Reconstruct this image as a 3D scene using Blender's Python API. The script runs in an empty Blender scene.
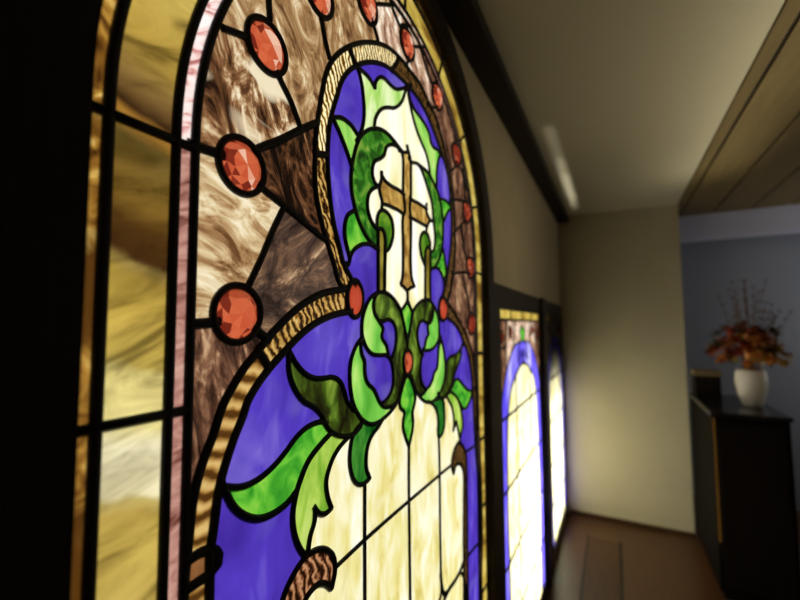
import bpy, bmesh, math, random
from mathutils import Vector, geometry
from math import sin, cos, pi, radians, hypot, atan2, sqrt
# lead lines, jewels and glass seeds in 0.1 mm on the window plane (x along the wall, z up)
LINES="""L1 b 3411,4009 3465,4025 3787,4132 3893,4157
L2 b 4225,5487 4235,5008 4265,4707
L3 b 4403,3988 4479,3901 4729,3654 4992,3268
L4 a 3967,2494 4075,2596 4508,2911 4956,3270 5413,3617
L5 b 4068,2086 4159,2047 4601,1896 4978,1770 5531,1579 5657,1549
L6 b 4634,1913 4390,1463 4175,1004 3958,597 3924,531
L7 a 2992,2241 3167,2255 3360,2272 3503,2287
L8 a 3059,42 3170,49 3420,68 3501,82
L9 a 4041,30 4133,-55 4364,-206
L10 b 5474,5594 5503,5529 5577,5292 5736,4958
L11 c 7180,6800 7263,6719 7468,6468 7520,6371
L12 c 7307,7220 7415,7300 8192,7850
L13 c 7947,8099 8043,7867 8241,7680 8553,7533 8661,7473
L14 c 8607,7516 8608,7583 9183,7965
L15 c 9021,7057 8960,6857 8872,6683
L16 c 9113,7362 9420,7572 10014,7936
L16b c 9677,7721 9742,7734 10071,7435 10489,7163 10711,7099
L17 c 10182,6339 10542,6429 11006,6658
L19 c 12538,5536 12433,5326 11685,4800
L19b d 12736,5574 13336,5142 13401,4297
L20 c 11829,4002 12480,4201 13298,4376
L21 c 13375,3788 13153,3595 12147,2970
L22 d 12938,3406 13114,2781 13513,2246
L23 c 12003,1667 12373,1725 13172,1851 13714,1879
L24 d 13068,1839 13150,1400 13552,906 13739,277
RO b 6237,714 6063,813 5893,1148 5715,1469 5551,1798 5430,2108 5354,2424 5337,2738 5346,3082 5362,3358 5425,3751 5517,4223 5627,4624 5772,4931 6018,5269 6383,5644 6859,6030 7389,6358 7983,6618 8543,6711 9044,6703 9719,6679 10255,6465 10838,6233 11221,5872 11578,5376 11910,4942 12142,4421 12273,3792 12332,2974 12253,2202 11995,1458 11711,930 11450,699
RI b 6572,820 6417,963 6300,1086 6203,1170 6043,1527 5887,1873 5789,2222 5715,2666 5686,3028 5697,3370 5738,3709 5831,4041 5961,4379 6070,4676 6266,5000 6561,5319 6936,5629 7345,5879 7837,6084 8276,6166 8698,6211 9094,6227 9518,6203 10174,6010 10744,5667 11124,5391 11442,5132 11792,4641 11946,4034 12017,3563 11957,2737 11735,1998 11520,1472 11213,898
RS1 a 6314,5642 6454,5498 6634,5329
RS2 a 5286,3005 5474,3059 5685,3121
RS3 a 8076,6101 8330,6427 8489,6691
RS4 c 11917,3994 12381,4122
QO a 6335,741 6110,695 5624,600 5229,449 4907,279 4623,76 4362,-125 4140,-340 3907,-552 3716,-791 3575,-1002 3431,-1372 3313,-1620 3233,-1855 3181,-2081 3152,-2378 3129,-2650 3106,-2918 3101,-3136 3101,-3571 3101,-11500
QI a 6470,302 6239,276 5783,192 5374,56 5041,-116 4770,-298 4550,-461 4343,-621 4123,-831 3969,-1029 3897,-1205 3765,-1453 3659,-1695 3577,-1921 3527,-2139 3495,-2382 3465,-2598 3441,-2742 3443,-3051 3444,-3334 3444,-3804 3444,-11500
QS1 a 4085,-309 4140,-340 4352,-586
QJ a 3070,-2733 3119,-2729 3304,-2706 3477,-2753 3566,-2868 3558,-2968 3456,-3023 3274,-3031 3141,-3042 3079,-3036
QO2 b 11208,747 11616,676 12133,444 12496,226 12974,-71 13427,-419 13791,-817 14050,-1294 14195,-1807 14392,-2513 14457,-3421 14572,-4520 14685,-5658 14695,-7391 14423,-9660 14423,-10946 14423,-11500
QI2 b 11353,271 11684,215 12208,46 12668,-233 12953,-506 13301,-791 13602,-1223 13776,-1691 13881,-2436 13967,-3320 14035,-3926 14124,-4573 14325,-5538 14463,-6597 14325,-7436 14241,-8212 14241,-10776 14241,-11500
M1 c 6597,5393 6708,5264 6809,5060 6870,4787 6897,4495 6844,4188 6728,3944 6601,3743
M2a c 6561,5351 6726,5362 6936,5385 7135,5363 7334,5267
M2b c 7334,5267 7364,5422 7473,5575 7628,5698 7788,5740 8024,5737 8297,5780 8640,5970 9156,6370
M3 c 7297,4301 7340,4548 7469,4770 7646,4956 7923,5126 8216,5258 8474,5457 8675,5700 8805,5979 8920,6160
M4 d 8949,6203 9002,5936 9126,5701 9288,5452 9498,5230 9768,5036 10042,4861 10209,4648 10319,4337
M5 c 8977,6164 9060,5938 9294,5784 9699,5727 10028,5664 10301,5507 10424,5291 10582,5236 10924,5280 11197,5168
M5b c 11203,5327 11036,5107 10894,4807 10807,4472 10818,4082
M6 c 8948,4317 9119,4262 9419,4331 9798,4351 10270,4320 10625,4142 10922,3961 11094,3735 11220,3429 11288,3074 11248,2603 11098,2181 10817,1841 10552,1631
M7 c 9481,4354 9668,4311 9878,4160 10068,3966 10255,3765 10426,3552 10498,3308 10521,3079 10588,2860 10637,2547 10570,2242 10422,2102 10281,2108
AR1 c 8987,3286 9101,3266 9520,3276 10104,3264
AR2 c 10074,3412 10024,3271 10088,3132 10305,3013 10592,3007
AR2b c 10306,3028 10162,2852 10043,2685 10020,2568
AR3 c 8979,2779 9151,2782 9572,2774 10092,2766
CT1 c 8566,4376 8654,4181 8664,3751 8658,3318 8709,3131 8731,2833 8638,2684 8630,2110 8615,1367 8586,1168 8485,1001
CT2 c 8874,4616 8950,4476 9073,4312 9089,3894 9073,3285 9012,3033 9064,2761 9043,1547 9083,1245 9252,1005
CT3 c 8408,4301 8618,4325 9007,4472
CB1 c 8496,1014 8730,936 8854,872
CB2 c 9247,1017 9005,959 8854,872
CB3 c 8849,896 8845,648 8671,479 8487,357
CB4 c 8845,672 8969,504 9153,352
M9 c 7434,1696 7208,1766 7011,1857 6859,1974 6712,2128 6593,2294 6505,2495 6439,2698 6421,2935 6451,3190 6537,3468 6637,3716 6784,3947 6994,4150 7256,4319 7554,4438 7871,4475 8183,4438 8461,4372 8672,4328
M10 c 8513,4342 8256,4345 7987,4248 7808,4087 7743,3921 7551,3750 7337,3618 7233,3447 7232,3247 7335,3125 7504,3100
M10b c 7547,3124 7272,2988 7091,2819 7024,2639 7035,2470 7109,2317 7249,2191 7457,2110
SP c 7606,3487 7601,3278 7482,3082
AL1 c 7615,3398 7725,3331 8002,3290 8499,3301 8738,3266
AL2 c 7483,3104 7546,2942 7633,2784 7619,2667 7601,2571
AL3 c 7611,2744 7812,2776 8093,2792 8493,2790 8703,2750
BD c 7456,2088 7402,2221 7424,2392 7501,2516 7632,2602 7880,2600 8067,2476 8136,2254 8086,2007 7942,1783 7737,1657
ST1 b 7457,2155 7455,1777 7453,1336 7450,745
ST2 b 7457,2110 7542,2162 7673,2156 7753,2036 7759,1717 7738,1261 7722,765
PD c 6366,1251 6409,1365 6501,1488 6676,1613 6897,1703 7168,1737 7497,1663
GL c 6533,2310 6312,2155 6224,1967 6216,1751 6275,1568 6382,1351
PD2 c 6235,1213 6350,1190
UL1 c 5767,3856 5872,3915 6058,4006 6254,4034 6458,4008 6600,3942 6746,3888
UL2 c 5811,3896 5872,3847 5997,3738 6148,3576 6290,3403 6382,3266 6479,3097
N1 c 10954,3773 11234,3867 11567,3903 12001,3853
N2 c 11999,3787 11638,3533 11333,3177
N3 c 11263,2330 11413,1953 11485,1654 11310,1359
N4 c 10265,1511 10408,1628 10663,1695 10926,1663 11178,1482 11305,1207 11134,893 10974,764
BR c 9655,1951 9597,2184 9690,2432 9953,2587 10167,2513 10273,2334 10281,2108
SR1 c 10317,2142 10200,2199 10043,2153 9953,2027 9931,1665 9907,652
SR2 c 10282,2165 10284,1711 10255,1145 10277,670
SR3 c 9608,2132 9679,1901 9930,1637
SA c 6823,-312 6804,-70 6834,172 6934,368 7067,540 7265,667 7535,751 7797,757 8073,675 8314,536 8498,365 8588,174 8700,-67 8803,-312 8814,-629
SB c 7492,748 7346,651 7260,486 7284,327 7386,202 7552,63 7659,-58 7594,-188 7658,-299 7789,-403 7855,-551 7899,-665
SC c 7489,128 7704,119 7883,158 8091,110 8224,-40 8255,-272 8195,-501 8036,-719
SD c 6804,30 6812,-131 6878,-294 7008,-452 7202,-570 7528,-618 7832,-645 8013,-796 8103,-1064 8082,-1332 7960,-1516 7758,-1627 7564,-1670
SE c 6841,-212 6679,-316 6541,-457 6440,-624 6394,-829 6415,-1172 6509,-1471 6681,-1713 6896,-1892 7159,-2007 7458,-2029 7733,-1979 8002,-1900 8239,-1785 8387,-1649
SF c 6797,-211 6772,-390 6805,-541 6904,-698 6915,-900 6952,-1045 7057,-1179 7239,-1291 7359,-1426 7481,-1593 7649,-1727 7867,-1787 8167,-1780 8386,-1661 8525,-1460 8610,-1212 8648,-1097
DC c 9120,409 9076,206 8982,-45 8874,-290 8828,-411
GC1 c 8806,-1162 8645,-1323 8488,-1549 8395,-1743 8443,-1901 8634,-2041 8581,-2217 8568,-2389 8678,-2612 8869,-2896
GC2 c 8816,-1163 9021,-1332 9186,-1575 9240,-1807 9162,-1980 9074,-2123 9104,-2349 9073,-2537 8970,-2730 8869,-2896
V2 d 8865,-2823 8849,-3808 8860,-5087 8874,-6463 8874,-7365 8874,-11500
DL c 7647,-1983 7437,-2129 7236,-2217 7082,-2331 6995,-2488 6962,-2675 6984,-2858 7107,-3075
DL2 c 6896,-1892 6579,-2016 6478,-2125 6413,-2294 6394,-2511 6430,-2706 6530,-2914 6718,-3067 6932,-3114 7107,-3075
V1 d 6914,-3108 6910,-4201 6916,-5335 6916,-6082 6916,-11500
A1 c 4727,-335 4772,-391 4909,-566 5122,-753 5385,-865 5625,-892 5880,-904 6090,-1006 6225,-1202 6295,-1379 6410,-1492 6578,-1635
A2 c 4730,-358 4751,-452 4759,-654 4828,-863 4951,-1051 5105,-1202 5353,-1339 5545,-1494 5652,-1669 5801,-1830 6020,-1960 6299,-2044 6545,-2060 6788,-1967
B1 c 5715,-1682 5592,-1631 5356,-1618 5135,-1655 4927,-1748 4732,-1888 4568,-1990 4363,-2086 4143,-2140 3937,-2144 3718,-2082 3542,-1996
B2 b 3586,-1986 3634,-2090 3763,-2333 3963,-2541 4209,-2681 4492,-2720 4767,-2674 4974,-2561
C1 b 5858,-1870 5759,-1907 5516,-2016 5251,-2172 5086,-2367 4952,-2615 4883,-2891 4917,-3175 5033,-3453 5199,-3686
C2 c 6478,-2050 6299,-2100 6067,-2194 5891,-2322 5765,-2491 5697,-2664 5735,-2914 5855,-3179
C3 c 5855,-3179 5689,-3206 5515,-3128 5378,-2961
C4 c 5411,-3006 5396,-3209 5292,-3402 5234,-3657
D1 b 5866,-4539 5963,-4246 5904,-4014 5708,-3811 5444,-3694 5152,-3686 4894,-3817 4687,-4050 4687,-4459 4687,-11500
D2 b 5866,-4539 5686,-4358 5489,-4267 5303,-4281 5161,-4354 5161,-4725 5161,-11500
H1 d 5935,-4240 6888,-4200 10812,-4189 11765,-4198
V3 d 10737,-3076 10765,-4050 10754,-5949 10769,-6626 10756,-7018
P1 a 12811,-7380 12326,-7592 11794,-7632 11303,-7615 10916,-7720 10396,-8360
P2 a 10756,-6805 10824,-7161 11035,-7546 11225,-7599
P3 c 12326,-7592 12638,-7936 12807,-8424 12861,-8913 12827,-9954
V3b d 10790,-7090 10743,-7408 10419,-7610
TA c 9076,206 9177,385 9465,577 9779,699 10108,733 10381,647 10663,445 10833,175 10869,-115 10824,-345 10633,-524 10345,-637 10006,-654 9685,-615
TB c 10244,724 10449,566 10428,311 10297,127 10069,16 10066,-120 10117,-216 9948,-347 9846,-531 9700,-786
TC c 10296,113 9992,98 9734,150 9515,56 9390,-150 9421,-383 9561,-621 9744,-789
TD c 9734,-684 9598,-909 9555,-1190 9606,-1402 9745,-1575 9934,-1692
TE c 10868,-144 10936,-378 10800,-632 10737,-970 10686,-1178 10445,-1322 10350,-1463 10181,-1605 9934,-1692 9721,-1779 9506,-1785 9318,-1644 9144,-1421 9035,-1211
TF c 10903,-232 11087,-500 11234,-801 11302,-1132 11275,-1454 11123,-1714 10887,-1897 10588,-2034 10236,-2072 9862,-1992 9565,-1846 9388,-1704
TG c 10037,-2013 10270,-2105 10509,-2255 10661,-2477 10711,-2737 10676,-2923 10743,-3133 10921,-3134 11118,-2981 11190,-2723 11177,-2432 11130,-2192 10905,-2027 10687,-1882
TH c 13055,-510 12743,-729 12651,-1018 12353,-1285 12068,-1524 11837,-1790 11685,-1952 11348,-2096 10957,-2072 10623,-2067
TI c 12947,-639 12692,-759 12259,-905 11767,-941 11484,-1057 11345,-1284 11246,-1597
TJ c 11726,-1988 11886,-1873 12069,-1727 12409,-1714 12786,-1895 13181,-2113 13711,-2248 14054,-2215
TK c 13711,-2248 13702,-2409 13472,-2611 13148,-2756 12845,-2712 12609,-2531 12381,-2344 11982,-2102 11598,-2000 11268,-2098
TL c 12381,-2344 12586,-2623 12736,-2940 12746,-3327 12564,-3508 12438,-3760
TM c 11389,-2087 11548,-2231 11810,-2471 11945,-2784 11970,-3033 11874,-3224 12195,-2989 12304,-3229 12465,-3579
E1 b 12415,-3660 11999,-3799 11800,-3985 11731,-4202 11882,-4501 12020,-4349 12291,-4330 12595,-4470 12766,-4734 12752,-5612 12674,-6822 12672,-7435 12614,-8618 12614,-9832 12614,-11500
E2 b 12415,-3660 12786,-3929 13041,-4239 13073,-4604 13076,-5732 13045,-7306 13014,-8849 13014,-10049 13014,-11500
K1 d 12924,-4158 14109,-4239
K2 d 13005,-7490 14372,-7646"""
JEWELS="""G1 4220 4248 331 399
G2 3801 2243 336 362
G3 3777 186 338 335
G4 5405 6012 311 453
G5 7022 7001 372 410
G6 8945 7330 370 426
G7 10930 6944 416 383
G8 12535 5756 419 369
G9 13525 4048 427 357
G10 13808 2088 382 345
G11 13870 84 438 338
OL 6566 550 220 319
OR 11174 514 270 306
OC 8833 -867 197 273"""
SEEDS="""purple 6217,4635
purple 7387,5748
purple 5911,2729
purple 9702,5871
purple 11255,4466
purple 11624,3149
purple 6934,1163
purple 10759,1189
purple 7926,-195
purple 9631,-233
purple 7320,-1024
purple 10198,-984
purple 5511,-401
purple 4291,-1339
purple 12013,-285
purple 13109,-1486
purple 13431,-3378
purple 4059,-3036
purple 13544,-5245
purple 13585,-8373
purple 5906,3456
purple 5967,3520
purple 6493,4030
purple 8377,6045
toplime 7135,4900
lime 6189,3773
lime 7047,-176
lime 10499,-195
lime 10018,5269
lime 6933,-1582
lime 10985,-1220
midgreen 6747,3001
midgreen 10328,3873
leaf 6569,1822
leaf 11390,3628
leaf 11245,1808
leaf 4407,-2362
leaf 12765,-2331
leaf 8827,202
leaf 8798,-1665
leaf 8840,-2390
yellowgreen 5330,-2526
yellowgreen 12186,-2583
olive 7662,361
olive 8292,-1360
olive 9645,373
olive 9248,-1359
olive 5656,-1275
olive 11705,-1440
deepgreen 6752,-2519
deepgreen 10941,-2559
bud 7900,2204
bud 9880,2263
stem 7602,1244
stem 10101,1270
cream 8520,4968
cream 8152,3822
cream 7292,2625
cream 9531,3769
cream 10362,2523
cream 8178,1550
cream 9489,1739
cream 6103,-3135
cream 7727,-2896
cream 9819,-2988
cream 11550,-3268
cream 6264,-4610
cream 7714,-4773
cream 9770,-5003
cream 11701,-5801
cream 12481,-8243
cream 7708,-5588
cream 11294,-7857
scroll 5551,-3987
scroll 12303,-4066
scroll 12867,-6284
gold 5897,4660
gold 7346,6119
gold 5536,2426
gold 5982,1328
gold 5245,198
gold 3761,-968
gold 3225,-3320
gold 12397,127
gold 3227,-2526
gold 8925,6485
gold 10318,6169
gold 11964,4499
gold 12147,3430
gold 11758,1466
goldstub 3302,-2873
brown 3711,4392
brown 3488,3455
brown 4935,4647
brown 6211,5969
brown 7796,6940
brown 3545,1285
brown 4757,1138
brown 4627,2312
brown 3306,-650
brown 3318,-95
brown 3204,2892
brown 4945,3955
brown 7661,7532
brown 8452,7963
brown 9407,6901
brown 11144,5997
brown 12415,4911
brown 12661,3891
brown 12790,2383
brown 12539,1180
brown 13809,-501
brown 12892,4578"""
random.seed(7)
C = bpy.context.scene
COL = C.collection

# ------------------------------------------------------------------ helpers
def lin(c):
    r = []
    for v in c[:3]:
        v = v/255.0
        r.append(v/12.92 if v <= .04045 else ((v+.055)/1.055)**2.4)
    return (*r, 1.0)

def link(name, me, mats=(), parent=None, loc=None):
    o = bpy.data.objects.new(name, me); COL.objects.link(o)
    for m in mats: me.materials.append(m)
    if loc is not None: o.location = loc
    if parent is not None: o.parent = parent
    return o

def empty(name, loc, label=None, cat=None, group=None, kind=None):
    o = bpy.data.objects.new(name, None); COL.objects.link(o); o.location = loc
    o.empty_display_size = .05
    return tag(o, label, cat, group, kind)

def tag(o, label=None, cat=None, group=None, kind=None):
    if label: o['label'] = label
    if cat: o['category'] = cat
    if group: o['group'] = group
    if kind: o['kind'] = kind
    return o

def from_bm(name, bm, mats, parent=None, loc=(0, 0, 0), smooth=False, bevel=0, seg=2):
    me = bpy.data.meshes.new(name)
    bmesh.ops.recalc_face_normals(bm, faces=bm.faces[:])
    if loc != (0, 0, 0):
        bmesh.ops.translate(bm, verts=bm.verts[:], vec=-Vector(loc))
    bm.to_mesh(me); bm.free()
    if smooth:
        for p in me.polygons: p.use_smooth = True
    # parents stand unrotated: child location is relative
    pl = parent.matrix_world.translation if parent is not None else Vector((0, 0, 0))
    o = link(name, me, mats, parent)
    wl = Vector(loc)
    if parent is not None:
        wl = wl - world_loc(parent)
    o.location = wl
    if bevel:
        m = o.modifiers.new('bevel', 'BEVEL'); m.width = bevel; m.segments = seg; m.limit_method = 'ANGLE'
    return o

def world_loc(o):
    v = Vector(o.location)
    while o.parent is not None:
        o = o.parent; v += Vector(o.location)
    return v

def box(bm, x0, x1, y0, y1, z0, z1, mi=0):
    vs = [bm.verts.new(p) for p in ((x0,y0,z0),(x1,y0,z0),(x1,y1,z0),(x0,y1,z0),(x0,y0,z1),(x1,y0,z1),(x1,y1,z1),(x0,y1,z1))]
    for f in ((0,3,2,1),(4,5,6,7),(0,1,5,4),(1,2,6,5),(2,3,7,6),(3,0,4,7)):
        bm.faces.new([vs[i] for i in f]).material_index = mi

def boxobj(name, b, mats, parent=None, bevel=0, **k):
    bm = bmesh.new(); box(bm, *b)
    c = ((b[0]+b[1])/2, (b[2]+b[3])/2, b[4])
    o = from_bm(name, bm, mats, parent, loc=c, bevel=bevel)
    return tag(o, **k) if k else o

# ------------------------------------------------------------------ materials
def nt_new(name):
    m = bpy.data.materials.new(name); m.use_nodes = True
    nt = m.node_tree; nt.nodes.clear()
    return m, nt, nt.nodes, nt.links

def ramp(N, stops, interp='LINEAR'):
    r = N.new('ShaderNodeValToRGB'); cr = r.color_ramp; cr.interpolation = interp
    while len(cr.elements) > 1: cr.elements.remove(cr.elements[-1])
    cr.elements[0].position = stops[0][0]; cr.elements[0].color = lin(stops[0][1])
    for p, c in stops[1:]:
        e = cr.elements.new(p); e.color = lin(c)
    return r

def glass(name, stops, scale=(1, 1, 1), noise=3.0, detail=4, dist=0.6, rot=0.0, wave=None, bump=0.15, rough=.12, spread=.5, gain=1.0, second=None):
    """art glass: a coloured, milky sheet that passes and scatters the daylight behind it"""
    m, nt, N, K = nt_new(name)
    tc = N.new('ShaderNodeTexCoord'); oi = N.new('ShaderNodeObjectInfo')
    ad = N.new('ShaderNodeVectorMath'); ad.operation = 'ADD'
    sc = N.new('ShaderNodeVectorMath'); sc.operation = 'SCALE'; sc.inputs['Scale'].default_value = 7.3
    cmb = N.new('ShaderNodeCombineXYZ')
    for i in range(3): K.new(oi.outputs['Random'], cmb.inputs[i])
    K.new(cmb.outputs[0], sc.inputs[0])
    mp = N.new('ShaderNodeMapping'); mp.inputs['Rotation'].default_value = (0, rot, 0); mp.inputs['Scale'].default_value = scale
    # rotate first, then stretch
    mp0 = N.new('ShaderNodeMapping'); mp0.inputs['Rotation'].default_value = (0, rot, 0)
    mp.inputs['Rotation'].default_value = (0, 0, 0)
    K.new(tc.outputs['Object'], mp0.inputs[0]); K.new(mp0.outputs[0], mp.inputs[0])
    K.new(mp.outputs[0], ad.inputs[0]); K.new(sc.outputs[0], ad.inputs[1])
    if wave:
        w = N.new('ShaderNodeTexWave'); w.wave_type = 'BANDS'; w.bands_direction = 'X'
        w.inputs['Scale'].default_value = wave[0]; w.inputs['Distortion'].default_value = wave[1]
        w.inputs['Detail'].default_value = 3; w.inputs['Detail Scale'].default_value = wave[2] if len(wave) > 2 else 1.5
        K.new(ad.outputs[0], w.inputs[0])
        n = N.new('ShaderNodeTexNoise'); n.inputs['Scale'].default_value = noise; n.inputs['Detail'].default_value = detail
        K.new(ad.outputs[0], n.inputs[0])
        mx = N.new('ShaderNodeMix'); mx.data_type = 'FLOAT'; mx.inputs[0].default_value = .45
        K.new(w.outputs['Fac'], mx.inputs[2]); K.new(n.outputs['Fac'], mx.inputs[3])
        fac = mx.outputs[0]
    else:
        n = N.new('ShaderNodeTexNoise'); n.inputs['Scale'].default_value = noise; n.inputs['Detail'].default_value = detail
        n.inputs['Distortion'].default_value = dist; n.inputs['Roughness'].default_value = spread
        K.new(ad.outputs[0], n.inputs[0]); fac = n.outputs['Fac']
    r = ramp(N, stops); K.new(fac, r.inputs[0])
    col = r.outputs[0]
    if second:   # broad patches of another tone across the sheet
        n2 = N.new('ShaderNodeTexNoise'); n2.inputs['Scale'].default_value = second[0]; n2.inputs['Detail'].default_value = 1.5; n2.inputs['Distortion'].default_value = .8
        ad2 = N.new('ShaderNodeVectorMath'); ad2.operation = 'ADD'
        K.new(tc.outputs['Object'], ad2.inputs[0]); K.new(sc.outputs[0], ad2.inputs[1]); K.new(ad2.outputs[0], n2.inputs[0])
        r2 = ramp(N, [(second[1], (0, 0, 0)), (second[2], (255, 255, 255))]); K.new(n2.outputs['Fac'], r2.inputs[0])
        mc = N.new('ShaderNodeMix'); mc.data_type = 'RGBA'; mc.blend_type = second[4] if len(second) > 4 else 'MIX'
        K.new(r2.outputs[0], mc.inputs[0]); K.new(col, mc.inputs[6]); mc.inputs[7].default_value = lin(second[3])
        col = mc.outputs[2]
    g = N.new('ShaderNodeMix'); g.data_type = 'RGBA'; g.blend_type = 'MULTIPLY'; g.inputs[0].default_value = 1
    g.inputs[7].default_value = (gain, gain, gain, 1); K.new(col, g.inputs[6])
    col = g.outputs[2]
    bp = N.new('ShaderNodeBump'); bp.inputs['Strength'].default_value = bump; bp.inputs['Distance'].default_value = .004
    K.new(fac, bp.inputs['Height'])
    tr = N.new('ShaderNodeBsdfTranslucent'); K.new(col, tr.inputs[0]); K.new(bp.outputs[0], tr.inputs['Normal'])
    gl = N.new('ShaderNodeBsdfGlossy'); gl.inputs['Roughness'].default_value = rough; gl.inputs[0].default_value = (.9, .9, .9, 1)
    K.new(bp.outputs[0], gl.inputs['Normal'])
    mxs = N.new('ShaderNodeMixShader'); mxs.inputs[0].default_value = .03
    K.new(tr.outputs[0], mxs.inputs[1]); K.new(gl.outputs[0], mxs.inputs[2])
    out = N.new('ShaderNodeOutputMaterial'); K.new(mxs.outputs[0], out.inputs[0])
    return m

def clear_mat():
    m, nt, N, K = nt_new('clear_glass_backing')
    t = N.new('ShaderNodeBsdfTransparent'); t.inputs[0].default_value = (1, 1, 1, 1)
    out = N.new('ShaderNodeOutputMaterial'); K.new(t.outputs[0], out.inputs[0]); return m

def surf(name, c1, c2=None, scale=(1, 1, 1), noise=6, rough=.6, bump=.0, wave=None, metal=0, spec=.4, detail=5, coat=0):
    m, nt, N, K = nt_new(name)
    b = N.new('ShaderNodeBsdfPrincipled'); out = N.new('ShaderNodeOutputMaterial'); K.new(b.outputs[0], out.inputs[0])
    b.inputs['Roughness'].default_value = rough; b.inputs['Metallic'].default_value = metal
    b.inputs['Specular IOR Level'].default_value = spec
    b.inputs['Coat Weight'].default_value = coat; b.inputs['Coat Roughness'].default_value = .15
    geo = N.new('ShaderNodeNewGeometry'); mp = N.new('ShaderNodeMapping'); mp.inputs['Scale'].default_value = scale
    K.new(geo.outputs['Position'], mp.inputs[0])
    n = N.new('ShaderNodeTexNoise'); n.inputs['Scale'].default_value = noise; n.inputs['Detail'].default_value = detail
    K.new(mp.outputs[0], n.inputs[0])
    r = ramp(N, [(.3, c1), (.7, c2 or c1)]); K.new(n.outputs['Fac'], r.inputs[0])
    K.new(r.outputs[0], b.inputs['Base Color'])
    h = n.outputs['Fac']
    if wave:
        w = N.new('ShaderNodeTexWave'); w.wave_type = 'BANDS'; w.bands_direction = wave[0]; w.wave_profile = 'SIN'
        w.inputs['Scale'].default_value = wave[1]; w.inputs['Distortion'].default_value = 0
        K.new(geo.outputs['Position'], w.inputs[0])
        cr = ramp(N, [(0, (0, 0, 0)), (.12, (255, 255, 255))]); K.new(w.outputs['Fac'], cr.inputs[0]); h = cr.outputs[0]
    if bump:
        bp = N.new('ShaderNodeBump'); bp.inputs['Strength'].default_value = bump; bp.inputs['Distance'].default_value = .003
        K.new(h, bp.inputs['Height']); K.new(bp.outputs[0], b.inputs['Normal'])
    return m

G = {}
G['purple'] = glass('purple_opal_glass', [(.25, (56, 34, 140)), (.42, (72, 48, 170)), (.56, (82, 58, 190)), (.74, (122, 104, 208))], scale=(1, 1, .45), noise=14, detail=3, dist=.5, bump=.03, second=(9, .52, .72, (98, 86, 182)))
G['purplelight'] = glass('pale_violet_glass', [(.3, (78, 62, 216)), (.48, (98, 84, 232)), (.6, (140, 130, 244)), (.7, (206, 204, 252))], scale=(1, 1, .3), noise=9, detail=3, dist=.5, bump=.03)
G['cream'] = glass('cream_opal_glass', [(.28, (214, 196, 110)), (.42, (234, 224, 150)), (.55, (243, 238, 192)), (.7, (255, 253, 236))], scale=(1, 1, .35), noise=22, detail=4, dist=.8, bump=.03, gain=1.0, second=(7, .5, .75, (250, 246, 214)))
G['creamwhite'] = glass('ivory_opal_glass', [(.3, (232, 222, 150)), (.45, (246, 242, 200)), (.6, (254, 252, 236)), (.72, (255, 255, 252))], scale=(1, 1, .3), noise=15, detail=3, dist=.8, bump=.03, gain=1.05)
G['toplime'] = glass('pale_lime_glass', [(.3, (128, 196, 70)), (.5, (190, 228, 130)), (.68, (238, 250, 205))], scale=(1, 1, .4), noise=16, detail=3, dist=.8, bump=.03)
G['lime'] = glass('lime_glass', [(.3, (72, 158, 44)), (.47, (118, 198, 76)), (.62, (168, 220, 106)), (.76, (212, 236, 156))], scale=(1, 1, .7), noise=11, detail=3, dist=.8, bump=.04)
G['leaf'] = glass('bright_green_glass', [(.28, (30, 120, 30)), (.45, (66, 160, 42)), (.58, (104, 190, 56)), (.74, (160, 212, 80))], noise=18, detail=5, dist=1.2, bump=.05)
G['yellowgreen'] = glass('yellow_green_glass', [(.28, (84, 140, 34)), (.45, (126, 176, 54)), (.6, (170, 204, 84)), (.75, (206, 226, 128))], scale=(1, 1, .4), noise=18, detail=4, dist=.8, bump=.04)
G['midgreen'] = glass('mottled_green_glass', [(.32, (22, 52, 12)), (.45, (38, 94, 24)), (.54, (62, 132, 34)), (.68, (134, 162, 66))], noise=22, detail=5, dist=1.4, bump=.05)
G['olive'] = glass('dark_olive_glass', [(.34, (22, 20, 7)), (.46, (42, 50, 13)), (.57, (76, 104, 28)), (.7, (130, 156, 56))], scale=(1, 1, .6), noise=16, detail=4, dist=1., bump=.04)
G['deepgreen'] = glass('deep_green_glass', [(.28, (10, 62, 14)), (.48, (26, 98, 28)), (.7, (78, 150, 54))], scale=(1, 1, .35), noise=24, detail=4, dist=.6, bump=.04)
G['bud'] = glass('moss_green_glass', [(.3, (34, 82, 14)), (.5, (74, 126, 30)), (.72, (132, 168, 52))], noise=18, detail=4, bump=.04)
G['stem'] = glass('mustard_glass', [(.3, (98, 84, 22)), (.55, (138, 124, 46)), (.75, (182, 174, 88))], noise=14, bump=.04)
G['cross'] = glass('amber_cross_glass', [(.28, (104, 68, 28)), (.42, (156, 118, 54)), (.56, (190, 152, 78)), (.74, (222, 192, 116))], scale=(1, 1, .6), noise=30, detail=6, dist=1.5, bump=.08)
G['gold'] = glass('gold_ripple_glass', [(.28, (36, 20, 6)), (.42, (104, 70, 26)), (.56, (150, 110, 48)), (.7, (186, 146, 76)), (.86, (222, 190, 120))], noise=30, wave=(22, 7, 2.2), bump=.5, rot=.5)
G['goldbright'] = glass('gold_ripple_glass_clear', [(.25, (62, 36, 4)), (.4, (166, 122, 44)), (.52, (226, 190, 96)), (.66, (255, 246, 198))], noise=34, wave=(27, 6, 1.8), bump=.5, rot=.35)
G['golddark'] = glass('gold_ripple_glass_smoky', [(.3, (12, 8, 3)), (.5, (46, 30, 13)), (.7, (120, 86, 44))], noise=34, wave=(28, 8, 2.5), bump=.5, rot=.4)
G['goldband'] = glass('gold_hammered_glass', [(.28, (84, 52, 18)), (.42, (146, 106, 50)), (.58, (182, 142, 76)), (.78, (216, 182, 114))], noise=24, wave=(13, 3, 2), bump=.5, rot=1.35)
G['goldstub'] = glass('brown_amber_glass', [(.3, (104, 66, 34)), (.7, (172, 120, 72))], noise=16, bump=.2)
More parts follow.
